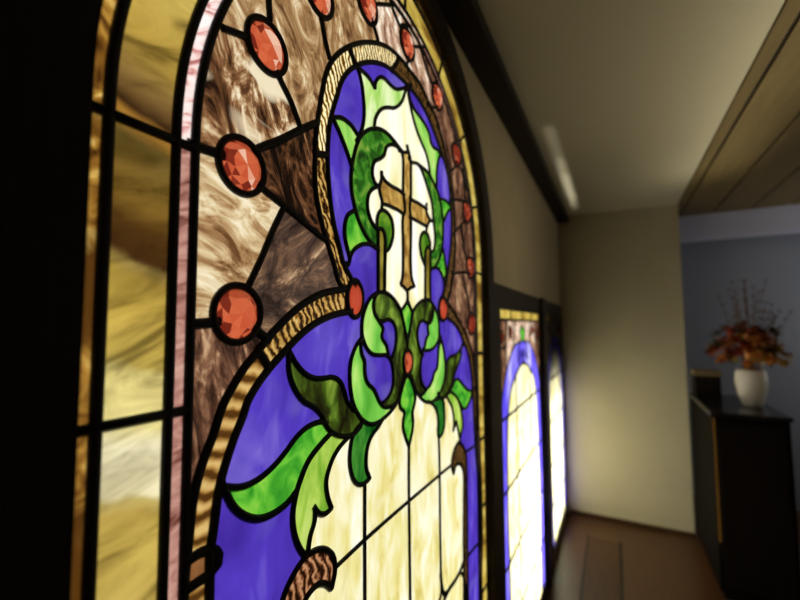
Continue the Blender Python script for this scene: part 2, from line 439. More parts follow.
G['scroll'] = glass('brown_ripple_glass', [(.25, (34, 16, 6)), (.42, (98, 58, 34)), (.58, (142, 94, 62)), (.75, (188, 138, 100))], noise=34, wave=(18, 7, 2.5), bump=.5, rot=.3)
G['outeramber'] = glass('outer_amber_glass', [(.32, (72, 42, 12)), (.44, (130, 88, 32)), (.56, (184, 138, 58)), (.7, (238, 206, 120))], scale=(1, 1, 1), noise=26, detail=3, dist=1.5, bump=.5, second=(5, .5, .7, (84, 52, 16)))
G['pink'] = glass('pink_ripple_glass', [(.28, (104, 58, 50)), (.4, (152, 102, 92)), (.52, (184, 134, 122)), (.7, (208, 164, 150))], scale=(.4, 1, 1), noise=42, detail=3, dist=1.4, bump=.6, rot=.3)
G['pinkwhite'] = glass('rose_white_ripple_glass', [(.3, (150, 82, 82)), (.4, (222, 160, 156)), (.48, (250, 222, 218)), (.7, (255, 248, 246))], scale=(.3, 1, 1), noise=60, detail=3, dist=1.5, bump=.5, rot=.6)
def amber(name, dark, mid, light, rot, white=None, noise=7, pos=(.34, .47, .6), second=None):
    st = [(pos[0], dark), (pos[1], mid), (pos[2], light)]
    if white: st.append((pos[2]+.08, white))
    return glass(name, st, scale=(.35, 1, 1), noise=noise*1.3, detail=5, dist=1.2, bump=.08, rot=rot, second=second, spread=.58)
G['amber1'] = amber('smoky_amber_glass', (70, 48, 20), (134, 100, 46), (180, 148, 66), .5, (216, 194, 108))
G['amber2'] = amber('olive_amber_glass', (56, 38, 14), (124, 100, 44), (168, 142, 62), .25, (204, 184, 106), noise=9, second=(6, .55, .6, (74, 50, 22)))
G['amber3'] = amber('yellow_amber_glass', (112, 86, 40), (176, 148, 72), (200, 174, 96), .1, (222, 208, 140), noise=12)
G['amber4'] = amber('cream_amber_glass', (130, 96, 30), (198, 172, 90), (222, 204, 126), .2, (238, 228, 176), noise=7, second=(5, .5, .56, (240, 232, 190)))
G['amber5'] = amber('golden_amber_glass', (116, 84, 30), (176, 148, 62), (208, 186, 96), -.2, None, noise=10)
def banded(name, z0, z1, stops, noise=9):
    """one long streaked sheet cut into panes: its tones run in bands from top to bottom"""
    m = glass(name, [(.32, (150, 146, 136)), (.48, (226, 224, 218)), (.62, (255, 255, 255))], scale=(.35, 1, 1), noise=20, detail=5, dist=1.2, bump=.06, rot=.3, spread=.58)
    nt = m.node_tree; N = nt.nodes; K = nt.links
    geo = N.new('ShaderNodeNewGeometry'); sp = N.new('ShaderNodeSeparateXYZ'); K.new(geo.outputs['Position'], sp.inputs[0])
    n = N.new('ShaderNodeTexNoise'); n.inputs['Scale'].default_value = noise; n.inputs['Detail'].default_value = 4
    K.new(geo.outputs['Position'], n.inputs[0])
    a = N.new('ShaderNodeMath'); a.operation = 'MULTIPLY_ADD'; K.new(n.outputs['Fac'], a.inputs[0]); a.inputs[1].default_value = .06; a.inputs[2].default_value = -.03
    b = N.new('ShaderNodeMath'); b.operation = 'ADD'; K.new(a.outputs[0], b.inputs[0]); K.new(sp.outputs['Z'], b.inputs[1])
    sl = N.new('ShaderNodeMath'); sl.operation = 'MULTIPLY_ADD'; K.new(sp.outputs['X'], sl.inputs[0]); sl.inputs[1].default_value = .35; K.new(b.outputs[0], sl.inputs[2])
    mr = N.new('ShaderNodeMapRange'); K.new(sl.outputs[0], mr.inputs['Value']); mr.inputs['From Min'].default_value = z0+.087; mr.inputs['From Max'].default_value = z1+.087
    r = ramp(N, [((z-z0)/(z1-z0), c) for z, c in stops]); K.new(mr.outputs[0], r.inputs[0])
    mul = next(x for x in N if x.bl_idname == 'ShaderNodeMix' and x.blend_type == 'MULTIPLY')
    for l in list(mul.inputs[7].links): nt.links.remove(l)
    K.new(r.outputs[0], mul.inputs[7])
    return m
G['amberstreak'] = banded('streaked_amber_glass', -.32, .42, [(-.32, (196, 170, 88)), (-.22, (206, 178, 88)), (-.195, (184, 156, 76)), (-.182, (196, 176, 104)), (-.175, (244, 234, 190)), (-.13, (248, 240, 202)), (-.105, (236, 222, 150)), (-.05, (236, 220, 140)), (-.042, (204, 178, 88)), (.02, (202, 172, 78)), (.06, (176, 148, 66)), (.072, (160, 136, 74)), (.08, (74, 46, 20)), (.11, (88, 60, 24)), (.13, (126, 96, 38)), (.2, (114, 94, 44)), (.222, (170, 122, 50)), (.234, (60, 38, 20)), (.255, (112, 84, 44)), (.28, (146, 116, 62)), (.33, (196, 164, 74)), (.42, (212, 186, 96))])
def brown(name, stops, rot, noise=9, dist=2.2, sc=(1, 1, .45), second=None, detail=6):
    stops = [(.52+(p-.52)*.72, c) for p, c in stops]
    return glass(name, stops, scale=sc, noise=noise*2.1, detail=9, dist=dist*.85, rot=rot, bump=.3, spread=.68, second=second)
G['brownA'] = brown('brown_streaky_glass', [(.32, (34, 18, 10)), (.44, (96, 62, 38)), (.52, (146, 104, 68)), (.6, (206, 178, 138)), (.7, (244, 232, 204))], .35, noise=9, second=(9, .5, .58, (236, 222, 190)))
G['brownB'] = brown('cream_cloud_glass', [(.3, (104, 68, 38)), (.42, (172, 134, 92)), (.54, (218, 196, 152)), (.66, (244, 232, 202))], 1.3, noise=11, dist=1.6)
G['brownC'] = brown('dark_umber_glass', [(.36, (12, 7, 5)), (.48, (36, 21, 13)), (.6, (98, 62, 38)), (.7, (170, 126, 88))], .45, noise=9)
G['brownD'] = brown('grey_brown_smoke_glass', [(.32, (34, 24, 20)), (.46, (74, 56, 46)), (.57, (112, 84, 64)), (.68, (184, 150, 116)), (.76, (226, 202, 170))], -.9, noise=7)
G['brownE'] = brown('cocoa_flecked_glass', [(.32, (30, 16, 10)), (.45, (80, 52, 38)), (.57, (134, 94, 70)), (.68, (196, 160, 124))], .25, noise=14, sc=(1, 1, .3))
G['brownF'] = brown('tan_streaky_glass', [(.32, (92, 62, 36)), (.45, (156, 118, 78)), (.57, (198, 168, 124)), (.7, (240, 226, 196))], .3, noise=9)
G['brownG'] = brown('pale_rose_brown_glass', [(.32, (104, 70, 54)), (.45, (172, 130, 104)), (.56, (226, 200, 174)), (.66, (255, 248, 234))], .4, noise=9)
G['brownH'] = brown('bark_and_ivory_glass', [(.34, (46, 24, 10)), (.45, (100, 66, 38)), (.53, (158, 122, 80)), (.6, (214, 196, 156)), (.68, (240, 230, 206))], .2, noise=7, second=(8, .52, .6, (232, 218, 188)))
def jewel_mat(name, c, c2):
    m, nt, N, K = nt_new(name)
    oi = N.new('ShaderNodeNewGeometry')
    r = ramp(N, [(0, c2), (1, c)]); K.new(oi.outputs['Random Per Island'], r.inputs[0])
    tr = N.new('ShaderNodeBsdfTranslucent'); K.new(r.outputs[0], tr.inputs[0])
    gl = N.new('ShaderNodeBsdfGlossy'); gl.inputs['Roughness'].default_value = .2
    mx = N.new('ShaderNodeMixShader'); mx.inputs[0].default_value = .035; K.new(tr.outputs[0], mx.inputs[1]); K.new(gl.outputs[0], mx.inputs[2])
    out = N.new('ShaderNodeOutputMaterial'); K.new(mx.outputs[0], out.inputs[0]); return m
JEWEL = [jewel_mat('jewel_red', (206, 100, 64), (194, 84, 52)), jewel_mat('jewel_deep_red', (132, 48, 31), (112, 36, 23)), jewel_mat('jewel_painted_flare', (240, 196, 170), (222, 150, 122)), jewel_mat('jewel_oval_red', (184, 70, 45), (184, 70, 45))]
CLEAR = clear_mat()
LEAD = surf('black_lead', (9, 9, 9), (20, 19, 18), noise=90, rough=.5, bump=.15, spec=.35)
WOODD = surf('dark_stained_wood', (28, 20, 12), (38, 28, 17), scale=(12, 12, 1), noise=9, rough=.55, spec=.2, bump=.05)
PANEL = surf('olive_beadboard', (146, 130, 98), (154, 138, 104), noise=4, rough=.6, bump=.5, wave=('X', 7.5))
WALLP = surf('warm_grey_paint', (192, 184, 156), (198, 190, 162), noise=3, rough=.7, bump=.15, wave=('Y', 5))
WALLG = surf('cool_grey_paint', (134, 136, 142), (138, 140, 146), noise=3, rough=.7)
CEIL = surf('cream_ceiling_paint', (184, 176, 146), (188, 180, 150), noise=2, rough=.5, spec=.4)
CEILW = surf('ochre_board', (98, 82, 42), (112, 94, 50), scale=(.6, 6, 1), noise=5, rough=.6)
GROOVE = surf('dark_groove_wood', (30, 22, 12), (36, 28, 16), noise=5, rough=.7)
BAND = surf('lilac_white_paint', (204, 204, 222), (210, 210, 228), noise=3, rough=.6)
FLOORM = surf('brown_wood_floor', (68, 42, 20), (82, 50, 25), scale=(1.5, 14, 1), noise=5, rough=.35, spec=.5, bump=.04)
FLOORD = surf('dark_floor_panel', (60, 38, 19), (74, 48, 25), scale=(1.5, 14, 1), noise=5, rough=.5, spec=.3)
CABM = surf('espresso_wood', (16, 11, 8), (24, 17, 12), scale=(10, 10, 1), noise=6, rough=.7, spec=.08)
CABT = surf('espresso_gloss_top', (30, 28, 30), (36, 34, 36), noise=6, rough=.22, spec=.5)
EDGE_HL = surf('golden_edge_highlight', (150, 108, 40), (160, 118, 48), noise=8, rough=.4)

# ------------------------------------------------------------------ planar leaded-glass builder
WCL = {'a': .013, 'b': .0105, 'c': .0092, 'd': .0085, 'e': .011, 'g': .009}

def catmull(pts, step=.006):
    """smooth run through the points, keeping sharp corners sharp"""
    n = len(pts)
    if n < 3: return [Vector(p) for p in pts]
    P = [Vector(p) for p in pts]; out = []
    tang = []
    for i in range(n):
        if i == 0: t = P[1]-P[0]
        elif i == n-1: t = P[-1]-P[-2]
        else:
            a = (P[i]-P[i-1]); b = (P[i+1]-P[i])
            if a.length < 1e-6 or b.length < 1e-6: t = a+b
            elif a.normalized().dot(b.normalized()) < .25: t = None
            else:
                la, lb = a.length, b.length
                t = (a/la*lb + b/lb*la)/(la+lb)*2*min(la, lb)/1.0
                t = (a/la+b/lb).normalized()
        tang.append(t if t is None else t.normalized())
    for i in range(n-1):
        d = P[i+1]-P[i]; L = d.length
        if L < 1e-6: continue
        t0 = (tang[i] or d.normalized())*L; t1 = (tang[i+1] or d.normalized())*L
        k = max(1, int(L/step))
        for j in range(k):
            s = j/k; s2 = s*s; s3 = s2*s
            out.append(P[i]*(2*s3-3*s2+1)+t0*(s3-2*s2+s)+P[i+1]*(-2*s3+3*s2)+t1*(s3-s2))
    out.append(P[-1]); return out

def came(bm, pts, w, closed=False, h=.0062, back=.0035):
    """domed lead strip swept along a path in the XZ plane"""
    pr = [(-.5, -.25), (-.44, -.68), (-.26, -.94), (0, -1.0), (.26, -.94), (.44, -.68), (.5, -.25), (.5, .8), (-.5, .8)]
    n = len(pts); rings = []
    for i in range(n):
        if closed: a = pts[(i-1) % n]; b = pts[(i+1) % n]
        else: a = pts[max(i-1, 0)]; b = pts[min(i+1, n-1)]
        t = (b-a)
        if t.length < 1e-9: continue
        t.normalize(); nx = Vector((-t.y, t.x))
        rings.append([bm.verts.new((pts[i].x+nx.x*u*w, v*(h if v < 0 else back), pts[i].y+nx.y*u*w)) for u, v in pr])
    m = len(rings); q = len(pr)
    for i in range(m if closed else m-1):
        r0, r1 = rings[i], rings[(i+1) % m]
        for j in range(q):
            f = bm.faces.new((r0[j], r1[j], r1[(j+1) % q], r0[(j+1) % q])); f.smooth = j < 6
    if not closed:
        bm.faces.new(rings[0]); bm.faces.new(list(reversed(rings[-1])))

def ring_pts(cx, cz, rx, rz, n=40, a0=0, a1=2*pi):
    return [Vector((cx+rx*cos(a0+(a1-a0)*i/n), cz+rz*sin(a0+(a1-a0)*i/n))) for i in range(n)]

def planar_faces(lines, bound):
    """cut the plane along the lead lines; returns vertices, triangles and one component id per triangle"""
    vs = []; es = []
    def addline(p, closed=False):
        b = len(vs)
        for q in p: vs.append(Vector((q[0], q[1])))
        for i in range(len(p)-1): es.append((b+i, b+i+1))
        if closed: es.append((b+len(p)-1, b))
    for p, c in lines: addline(p, c)
    addline(bound, True)
    V, E, F, _, _, _ = geometry.delaunay_2d_cdt(vs, es, [], 0, 1e-5, True)
    V, E, F, ov, oe, of = geometry.delaunay_2d_cdt(vs, es, [], 0, 1e-5, True)
    cons = set()
    for i, (a, b) in enumerate(E):
        if oe[i]: cons.add((min(a, b), max(a, b)))
    em = {}
    for fi, f in enumerate(F):
        for k in range(len(f)):
            a, b = f[k], f[(k+1) % len(f)]; em.setdefault((min(a, b), max(a, b)), []).append(fi)
    comp = [-1]*len(F); nc = 0
    for s in range(len(F)):
        if comp[s] >= 0: continue
        st = [s]; comp[s] = nc
        while st:
            x = st.pop(); f = F[x]
            for k in range(len(f)):
                a, b = f[k], f[(k+1) % len(f)]; e = (min(a, b), max(a, b))
                if e in cons: continue
                for y in em[e]:
                    if comp[y] < 0: comp[y] = nc; st.append(y)
        nc += 1
    return V, F, comp, nc

def seg_hit(a, b, c, d):
    r = b-a; s = d-c; k = r.x*s.y-r.y*s.x
    if abs(k) < 1e-12: return False
    q = c-a; t = (q.x*s.y-q.y*s.x)/k; u = (q.x*r.y-q.y*r.x)/k
    return 0 <= t <= 1 and 0 <= u <= 1

def snap_ends(lines, cames, reach=.017):
    """run every loose lead end on to the nearest neighbouring lead, as a glazier would"""
    base = [list(p) for p, c in lines]; add_ = []
    for i, (p, c) in enumerate(lines):
        if c: continue
        for end in (0, -1):
            e = p[end]
            tail = list(p) if end == -1 else list(reversed(p))
            near = []; L = 0
            for k in range(len(tail)-1, 0, -1):
                near.append((tail[k], tail[k-1])); L += (tail[k]-tail[k-1]).length
                if L > reach: break
            best = None; hit = False
            for j, q in enumerate(base):
                if j == i: continue
                m = len(q); cl = lines[j][1]
                for k in range(m if cl else m-1):
                    a, b = q[k], q[(k+1) % m]
                    if min(a.x, b.x) > e.x+.03 or max(a.x, b.x) < e.x-.03 or min(a.y, b.y) > e.y+.03 or max(a.y, b.y) < e.y-.03: continue
                    if any(seg_hit(u, v, a, b) for u, v in near): hit = True; break
                    ab = b-a; t = max(0, min(1, (e-a).dot(ab)/max(ab.dot(ab), 1e-12))); f = a+ab*t; d_ = (f-e).length
                    if best is None or d_ < best[0]: best = (d_, f)
                if hit: break
            if hit or best is None or best[0] > reach: continue
            g = best[1]+(best[1]-e)*.04
            add_.append(([e.copy(), g], False))
            if best[0] > .001: cames.append(([e.copy(), best[1].copy()], .0075, False))
    return lines+add_

def tri_at(V, F, p):
    for i, f in enumerate(F):
        if len(f) != 3: continue
        a, b, c = V[f[0]], V[f[1]], V[f[2]]
        if min(a.x, b.x, c.x) > p[0] or max(a.x, b.x, c.x) < p[0] or min(a.y, b.y, c.y) > p[1] or max(a.y, b.y, c.y) < p[1]: continue
        d1 = (b.x-a.x)*(p[1]-a.y)-(b.y-a.y)*(p[0]-a.x); d2 = (c.x-b.x)*(p[1]-b.y)-(c.y-b.y)*(p[0]-b.x); d3 = (a.x-c.x)*(p[1]-c.y)-(a.y-c.y)*(p[0]-c.x)
        if (d1 >= 0 and d2 >= 0 and d3 >= 0) or (d1 <= 0 and d2 <= 0 and d3 <= 0): return i
    return -1

def sheet(name, V, F, ids, mat, parent, th=.0016, y=0.0):
    """one piece of glass: coloured front face, clear back and edge"""
    used = {}
    cx = cz = n = 0
    for i in ids:
        for k in F[i]: cx += V[k].x; cz += V[k].y; n += 1
    cx /= n; cz /= n
    bm = bmesh.new(); fr = {}; bk = {}
    def fv(k):
        if k not in fr: fr[k] = bm.verts.new((V[k].x-cx, -th, V[k].y-cz))
        return fr[k]
    def bv(k):
        if k not in bk: bk[k] = bm.verts.new((V[k].x-cx, th, V[k].y-cz))
        return bk[k]
    cnt = {}
    for i in ids:
        f = F[i]
        a = V[f[1]]-V[f[0]]; b = V[f[2]]-V[f[0]]
        if a.x*b.y-a.y*b.x < 0: f = list(reversed(f))
        bm.faces.new([fv(k) for k in f]).material_index = 0
        bm.faces.new([bv(k) for k in reversed(f)]).material_index = 1
        for k in range(len(f)):
            a_, b_ = f[k], f[(k+1) % len(f)]
            if (b_, a_) in cnt: cnt.pop((b_, a_))
            else: cnt[(a_, b_)] = 1
    for (a_, b_) in cnt:
        bm.faces.new((fv(b_), fv(a_), bv(a_), bv(b_))).material_index = 1
    me = bpy.data.meshes.new(name); bm.to_mesh(me); bm.free()
    o = link(name, me, [mat, CLEAR], parent)
    pl = world_loc(parent); o.location = (cx-pl.x, y, cz-pl.z)
    return o

def jewel(cx, cz, rx, rz, parent, seed, came_w=.0095, h=.012, n=10, label=None, oval=False, deep=False, flare=.16):
    """faceted (or smooth oval) glass jewel in its own lead ring"""
    rnd = random.Random(seed)
    bm = bmesh.new()
    if oval:
        prev = None
        for lv, (s, y) in enumerate(((1.03, 0), (.95, -.45), (.75, -.8), (.4, -.97))):
            r = [bm.verts.new((cx+rx*s*cos(2*pi*i/28), y*h, cz+rz*s*sin(2*pi*i/28))) for i in range(28)]
            if prev:
                for i in range(28): bm.faces.new((prev[i], prev[(i+1) % 28], r[(i+1) % 28], r[i])).smooth = True
            prev = r
        t = bm.verts.new((cx, -h, cz))
        for i in range(28): bm.faces.new((prev[i], prev[(i+1) % 28], t)).smooth = True
        for f in bm.faces: f.material_index = 3
    else:
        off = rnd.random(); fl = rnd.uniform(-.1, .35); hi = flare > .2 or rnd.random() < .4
        def P(r_, k, y): 
            a = 2*pi*(k+off)/n
            return (cx+rx*r_*cos(a), y, cz+rz*r_*sin(a))
        tris = []
        for k in range(n):
            tris += [((P(1.04, k, 0), P(1.04, k+.5, 0), P(.84, k, -h*.5)), 0), ((P(1.04, k+.5, 0), P(1.04, k+1, 0), P(.84, k+1, -h*.5)), 0), ((P(1.04, k+.5, 0), P(.84, k+1, -h*.5), P(.84, k, -h*.5)), 1),
                     ((P(.84, k, -h*.5), P(.84, k+1, -h*.5), P(.62, k+.5, -h*.88)), 1), ((P(.84, k+1, -h*.5), P(.62, k+1.5, -h*.88), P(.62, k+.5, -h*.88)), 2), ((P(.62, k+.5, -h*.88), P(.62, k+1.5, -h*.88), (cx, -h, cz)), 3)]
        for (a, b, c), lv in tris:
            f = bm.faces.new([bm.verts.new(a), bm.verts.new(b), bm.verts.new(c)])
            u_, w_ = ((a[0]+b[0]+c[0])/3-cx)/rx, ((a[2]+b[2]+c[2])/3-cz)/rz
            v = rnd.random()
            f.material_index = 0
            if lv <= 2 and u_ < -.35 and v < .7: f.material_index = 1  # dark side of the facets painted in with the deep red
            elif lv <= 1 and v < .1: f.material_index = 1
            elif hi and abs(u_*.8+w_*.6-fl) < flare and u_ > -.3 and v < .85: f.material_index = 2  # highlight band painted into the facets as a pale colour
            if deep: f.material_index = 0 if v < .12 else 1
    me = bpy.data.meshes.new('jewel')
    bmesh.ops.recalc_face_normals(bm, faces=bm.faces[:])
    # flat clear back
    bk = [bm.verts.new((p.x, .001, p.y)) for p in ring_pts(cx, cz, rx*1.04, rz*1.04, 28)]
    f = bm.faces.new(bk); f.material_index = 4
    bmesh.ops.translate(bm, verts=bm.verts[:], vec=(-cx, 0, -cz))
    bm.to_mesh(me); bm.free()
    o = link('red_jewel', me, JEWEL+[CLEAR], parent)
    pl = world_loc(parent); o.location = (cx-pl.x, -.001, cz-pl.z)
    if label: o['label'] = label
    rb = bmesh.new(); came(rb, ring_pts(0, 0, rx+came_w*.42, rz+came_w*.42, 48), came_w, closed=True, h=.006)
    rm = bpy.data.meshes.new('lead_ring'); rb.to_mesh(rm); rb.free()
    link('lead_ring', rm, [LEAD], o)
    return o

CX, CZ, ZB, CX0 = .868, .235, -1.15, .859
def arch(r, zb=ZB, n=96, x=CX, z=CZ):
    p = [Vector((x-r, zb))]
    p += [Vector((x-r, zb+(z-zb)*k/12)) for k in range(1, 12)]
    p += [Vector((x+r*cos(a), z+r*sin(a))) for a in [pi-pi*k/n for k in range(n+1)]]
    p += [Vector((x+r, z-(z-zb)*k/12)) for k in range(1, 13)]
    return p

# ------------------------------------------------------------------ main stained-glass panel
R0, R1, R2, R3 = .6725, .655, .583, .5585
YG = .0022   # the glass sits this far behind the wall plane
panel = empty('stained_glass_panel', (CX, YG, ZB), 'large arched stained glass panel with a cross medallion and red jewels, nearest on the wall', 'stained glass')
lines = []; cames = []
def add(pts, w, smooth=True, closed=False):
    p = catmull(pts) if smooth else [Vector(q) for q in pts]
    lines.append((p, closed)); cames.append((p, w, closed)); return p
LN = {}
for l in LINES.strip().split('\n'):
    t = l.split(); LN[t[0]] = 1
    pts = [tuple(float(v)/1e4 for v in q.split(',')) for q in t[2:]]
    add(pts, WCL[t[1]])
add(arch(R1), .012, False); add(arch(R2), .0115, False); add(arch(R3), .0115, False)
def cross_bar(ang=None, z=None, side=-1, r0=R0+.012, r1=R3, w=.011):
    if ang is not None: add([(CX+r0*cos(ang), CZ+r0*sin(ang)), (CX+r1*cos(ang), CZ+r1*sin(ang))], w, False)
    else: add([(CX+side*r0, z), (CX+side*r1, z)], w, False)
for a in (20, 43.2, 65.7, 88.5, 112, 133, 152): cross_bar(radians(a), r1=R2-.003)
for z in (.221, -.097, -.419, -.74, -1.0): cross_bar(z=z, side=-1)
for z in (.2, -.102, -.419, -.66, -.95): cross_bar(z=z, side=1, r1=R2-.003)
add([(.48, ZB), (.48, -1.0), (.8, -1.0), (1.2, -1.0), (1.2, ZB)], .007, False)
jew = []
for l in JEWELS.strip().split('\n'):
    t = l.split(); cx, cz, rx, rz = [float(v)/1e4 for v in t[1:]]
    if t[0][0] == 'G': r = .0345; rx = rz = r
    jew.append((t[0], cx, cz, rx, rz))
    lines.append((ring_pts(cx, cz, rx+.003, rz+.003, 32), True))
lines = snap_ends(lines, cames)
V, F, comp, nc = planar_faces(lines, arch(R0, x=CX0))
V = [Vector((v.x, v.y)) for v in V]
tris = {}
area = [0.0]*nc; cen = [[0, 0] for _ in range(nc)]
for i, c in enumerate(comp):
    tris.setdefault(c, []).append(i)
    f = F[i]; a, b, d = V[f[0]], V[f[1]], V[f[2]]
    A_ = abs((b-a).cross(d-a))/2; area[c] += A_
    cen[c][0] += A_*(a.x+b.x+d.x)/3; cen[c][1] += A_*(a.y+b.y+d.y)/3
cls = {}
def inside_arch(x, z, r, m=0):
    if z < CZ: return abs(x-CX) < r and z > ZB
    return hypot(x-CX, z-CZ) < r
skip = set()
for n_, cx, cz, rx, rz in jew:
    t = tri_at(V, F, (cx+.0007, cz+.0003))
    if t >= 0: skip.add(comp[t])
for l in SEEDS.strip().split('\n'):
    k, q = l.split(); x, z = [float(v)/1e4 for v in q.split(',')]
    t = tri_at(V, F, (x, z))
    if t < 0: print('SEED OUT', k, x, z); continue
    c = comp[t]
    if c in skip: print('SEED IN JEWEL', k, x, z); continue
    if c in cls and cls[c] != k: print('LEAK', k, 'vs', cls[c], 'at', round(x, 3), round(z, 3), 'area', round(area[c], 4)); continue
    cls[c] = k
NAMES = {'purple': 'purple_glass', 'cream': 'cream_glass', 'toplime': 'leaf_glass', 'lime': 'leaf_glass', 'leaf': 'leaf_glass', 'yellowgreen': 'leaf_glass', 'midgreen': 'leaf_glass', 'olive': 'leaf_glass', 'deepgreen': 'leaf_glass', 'bud': 'leaf_glass', 'stem': 'stem_glass', 'scroll': 'scroll_glass', 'gold': 'gold_border_glass', 'goldstub': 'gold_border_glass', 'brown': 'brown_glass', 'cross': 'cross_glass', 'pink': 'pink_border_glass', 'amber': 'amber_glass', 'outer': 'amber_edge_glass'}
LBL = {'purple': 'violet blue background glass', 'cream': 'cream opal glass', 'toplime': 'pale lime leaf glass', 'lime': 'lime green scroll glass', 'leaf': 'bright green leaf glass', 'yellowgreen': 'yellow green leaf glass', 'midgreen': 'mottled green wreath glass', 'olive': 'dark olive leaf glass', 'deepgreen': 'deep green pendant glass', 'bud': 'moss green bud glass'}
crosspts = [(.852, .345), ]
nunk = 0; slivers = []
for c in range(nc):
    if c in skip or c not in tris: continue
    if area[c] < 4e-5: slivers += tris[c]; continue
    x, z = cen[c][0]/area[c], cen[c][1]/area[c]
    rad = hypot(x-CX, z-CZ) if z > CZ else abs(x-CX)
    f0 = F[tris[c][0]]; tx = sum(V[k].x for k in f0)/3; tz = sum(V[k].y for k in f0)/3
    # ring membership from an actual triangle (centroids of arcs fall inside)
    tr = hypot(tx-CX, tz-CZ) if tz > CZ else abs(tx-CX)
    k = cls.get(c)
    if k is None:
        if tr > R1: k = 'outer'
        elif tr > R2: k = 'amber'
        elif tr > R3: k = 'pink'
        elif abs(x-.868) < .12 and .05 < z < .43: k = 'cross'
        elif area[c] < 3e-4: slivers += tris[c]; continue
        elif z < -.5: k = 'gold' if x < .34 else 'cream' if .47 < x < 1.32 else 'purple' if x > 1.38 else 'scroll'
        else: k = 'unk'; nunk += 1; print('UNK', round(x, 3), round(z, 3), round(area[c], 5))
    if k == 'cross' : pass
    mat = G.get(k)
    if k == 'outer': mat = G['outeramber']
    elif k == 'amber':
        side = tx < CX
        if side: mat = G['amberstreak']
        else: mat = G['amber5']
    elif k == 'pink': mat = G['pinkwhite'] if any(.24 < V[F[i][0]].y < .5 and V[F[i][0]].x < .4 for i in tris[c]) else G['pink']
    elif k == 'cream' and z > .02: mat = G['creamwhite']
    elif k == 'gold':
        if z > .05 and x < .75 and z > .3 or (z > .5 and x < .86): mat = G['goldbright']
        elif x > .85: mat = G['golddark']
        elif z < .05 and x < .6: mat = G['goldband']
        else: mat = G['gold']
        if z < .05 and x > 1: mat = G['golddark']
    elif k in ('brown', 'unk', 'sliver'):
        k = 'brown'
        pl = [((.33, .10), 'brownB'), ((.37, .33), 'brownA'), ((.45, .18), 'brownC'), ((.49, .08), 'brownD'), ((.34, -.06), 'brownE'), ((.48, .42), 'brownH'), ((.6, .55), 'brownF'), ((.38, .52), 'brownF'), ((.8, .72), 'brownG'), ((.95, .72), 'brownG'), ((1.05, .62), 'brownG'), ((1.2, .53), 'brownG'), ((1.3, .4), 'brownE'), ((1.35, .2), 'brownE'), ((1.4, .0), 'brownA')]
        mat = G['golddark'] if x > 1.36 and z < -.1 else G[min(pl, key=lambda q: (q[0][0]-x)**2+(q[0][1]-z)**2)[1]]
    nm = NAMES.get(k, 'brown_glass')
    o = sheet(nm, V, F, tris[c], mat, panel)
    if k in LBL: o['label'] = LBL[k]
    if k == 'scroll' and x > 1.1: o.data.materials[0] = G['golddark']
print('pieces', nc, 'unknown', nunk)
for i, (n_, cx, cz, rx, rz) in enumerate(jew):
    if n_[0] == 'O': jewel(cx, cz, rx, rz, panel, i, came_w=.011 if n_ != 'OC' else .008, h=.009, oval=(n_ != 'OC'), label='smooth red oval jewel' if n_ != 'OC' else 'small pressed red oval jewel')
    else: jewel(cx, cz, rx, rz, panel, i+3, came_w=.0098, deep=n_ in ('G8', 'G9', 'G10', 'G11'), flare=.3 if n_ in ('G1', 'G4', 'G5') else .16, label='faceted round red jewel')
bm = bmesh.new()
for p, w, cl in cames: came(bm, p, w, cl)
for i in slivers:      # joints too small for glass are filled with lead
    f = F[i]; fr = [bm.verts.new((V[k].x, -.002, V[k].y)) for k in f]; bk = [bm.verts.new((V[k].x, .002, V[k].y)) for k in f]
    bm.faces.new(fr); bm.faces.new(list(reversed(bk)))
    for k in range(3): bm.faces.new((fr[k], bk[k], bk[(k+1) % 3], fr[(k+1) % 3]))
lc = from_bm('lead_came', bm, [LEAD], panel, loc=(CX, 0, ZB)); lc.location = (0, 0, 0)

# ------------------------------------------------------------------ the two smaller panels further on
PX0, PX1, PZ0, PZ1 = 1.765, 2.80, -1.62, .075
panel2 = empty('stained_glass_panel', ((PX0+PX1)/2, YG, PZ0), 'tall square-topped stained glass panel with violet arch and cream panes, middle of three', 'stained glass', 'square-topped stained glass panels')
lines = []; cames = []
mid = (PX0+PX1)/2
def both(pts, w, smooth=True):
    add(pts, w, smooth); add([(2*mid-x, z) for x, z in pts], w, smooth)
add([(PX0, .028), (PX1, .028)], .012, False)
for x in (mid-.27, mid, mid+.27): add([(x, .075), (x, .028)], .009, False)
X_ = PX0
both([(X_+.006, PZ0), (X_+.006, -.45), (X_+.02, -.36), (X_+.09, -.25), (X_+.19, -.165), (X_+.31, -.105), (X_+.41, -.09), (mid, -.085)], .010)
both([(X_+.12, PZ0), (X_+.12, -.50), (X_+.14, -.42), (X_+.20, -.32), (X_+.32, -.255), (X_+.44, -.215), (mid+.004, -.205)], .014)
both([(X_+.16, .028), (X_+.14, -.05), (X_+.11, -.235)], .008); both([(X_+.31, .028), (X_+.29, -.12)], .008); both([(X_, -.09), (X_+.09, -.1), (X_+.13, -.08)], .008)
both([(mid, .0), (mid-.07, -.03), (mid-.05, -.075), (mid-.13, -.14), (mid-.12, -.20), (mid-.04, -.13), (mid, -.2)], .009)
for z in (-.42, -.74, -1.06, -1.36): add([(PX0, z), (PX1, z)], .013, False)
for x in (mid-.19, mid+.19): add([(x, -.24), (x, PZ0)], .006, False)
bnd = [Vector(p) for p in ((PX0, PZ0), (PX1, PZ0), (PX1, PZ1), (PX0, PZ1))]
V, F, comp, nc = planar_faces(lines, bnd)
tris = {}; area = [0.0]*nc; cen = [[0, 0] for _ in range(nc)]
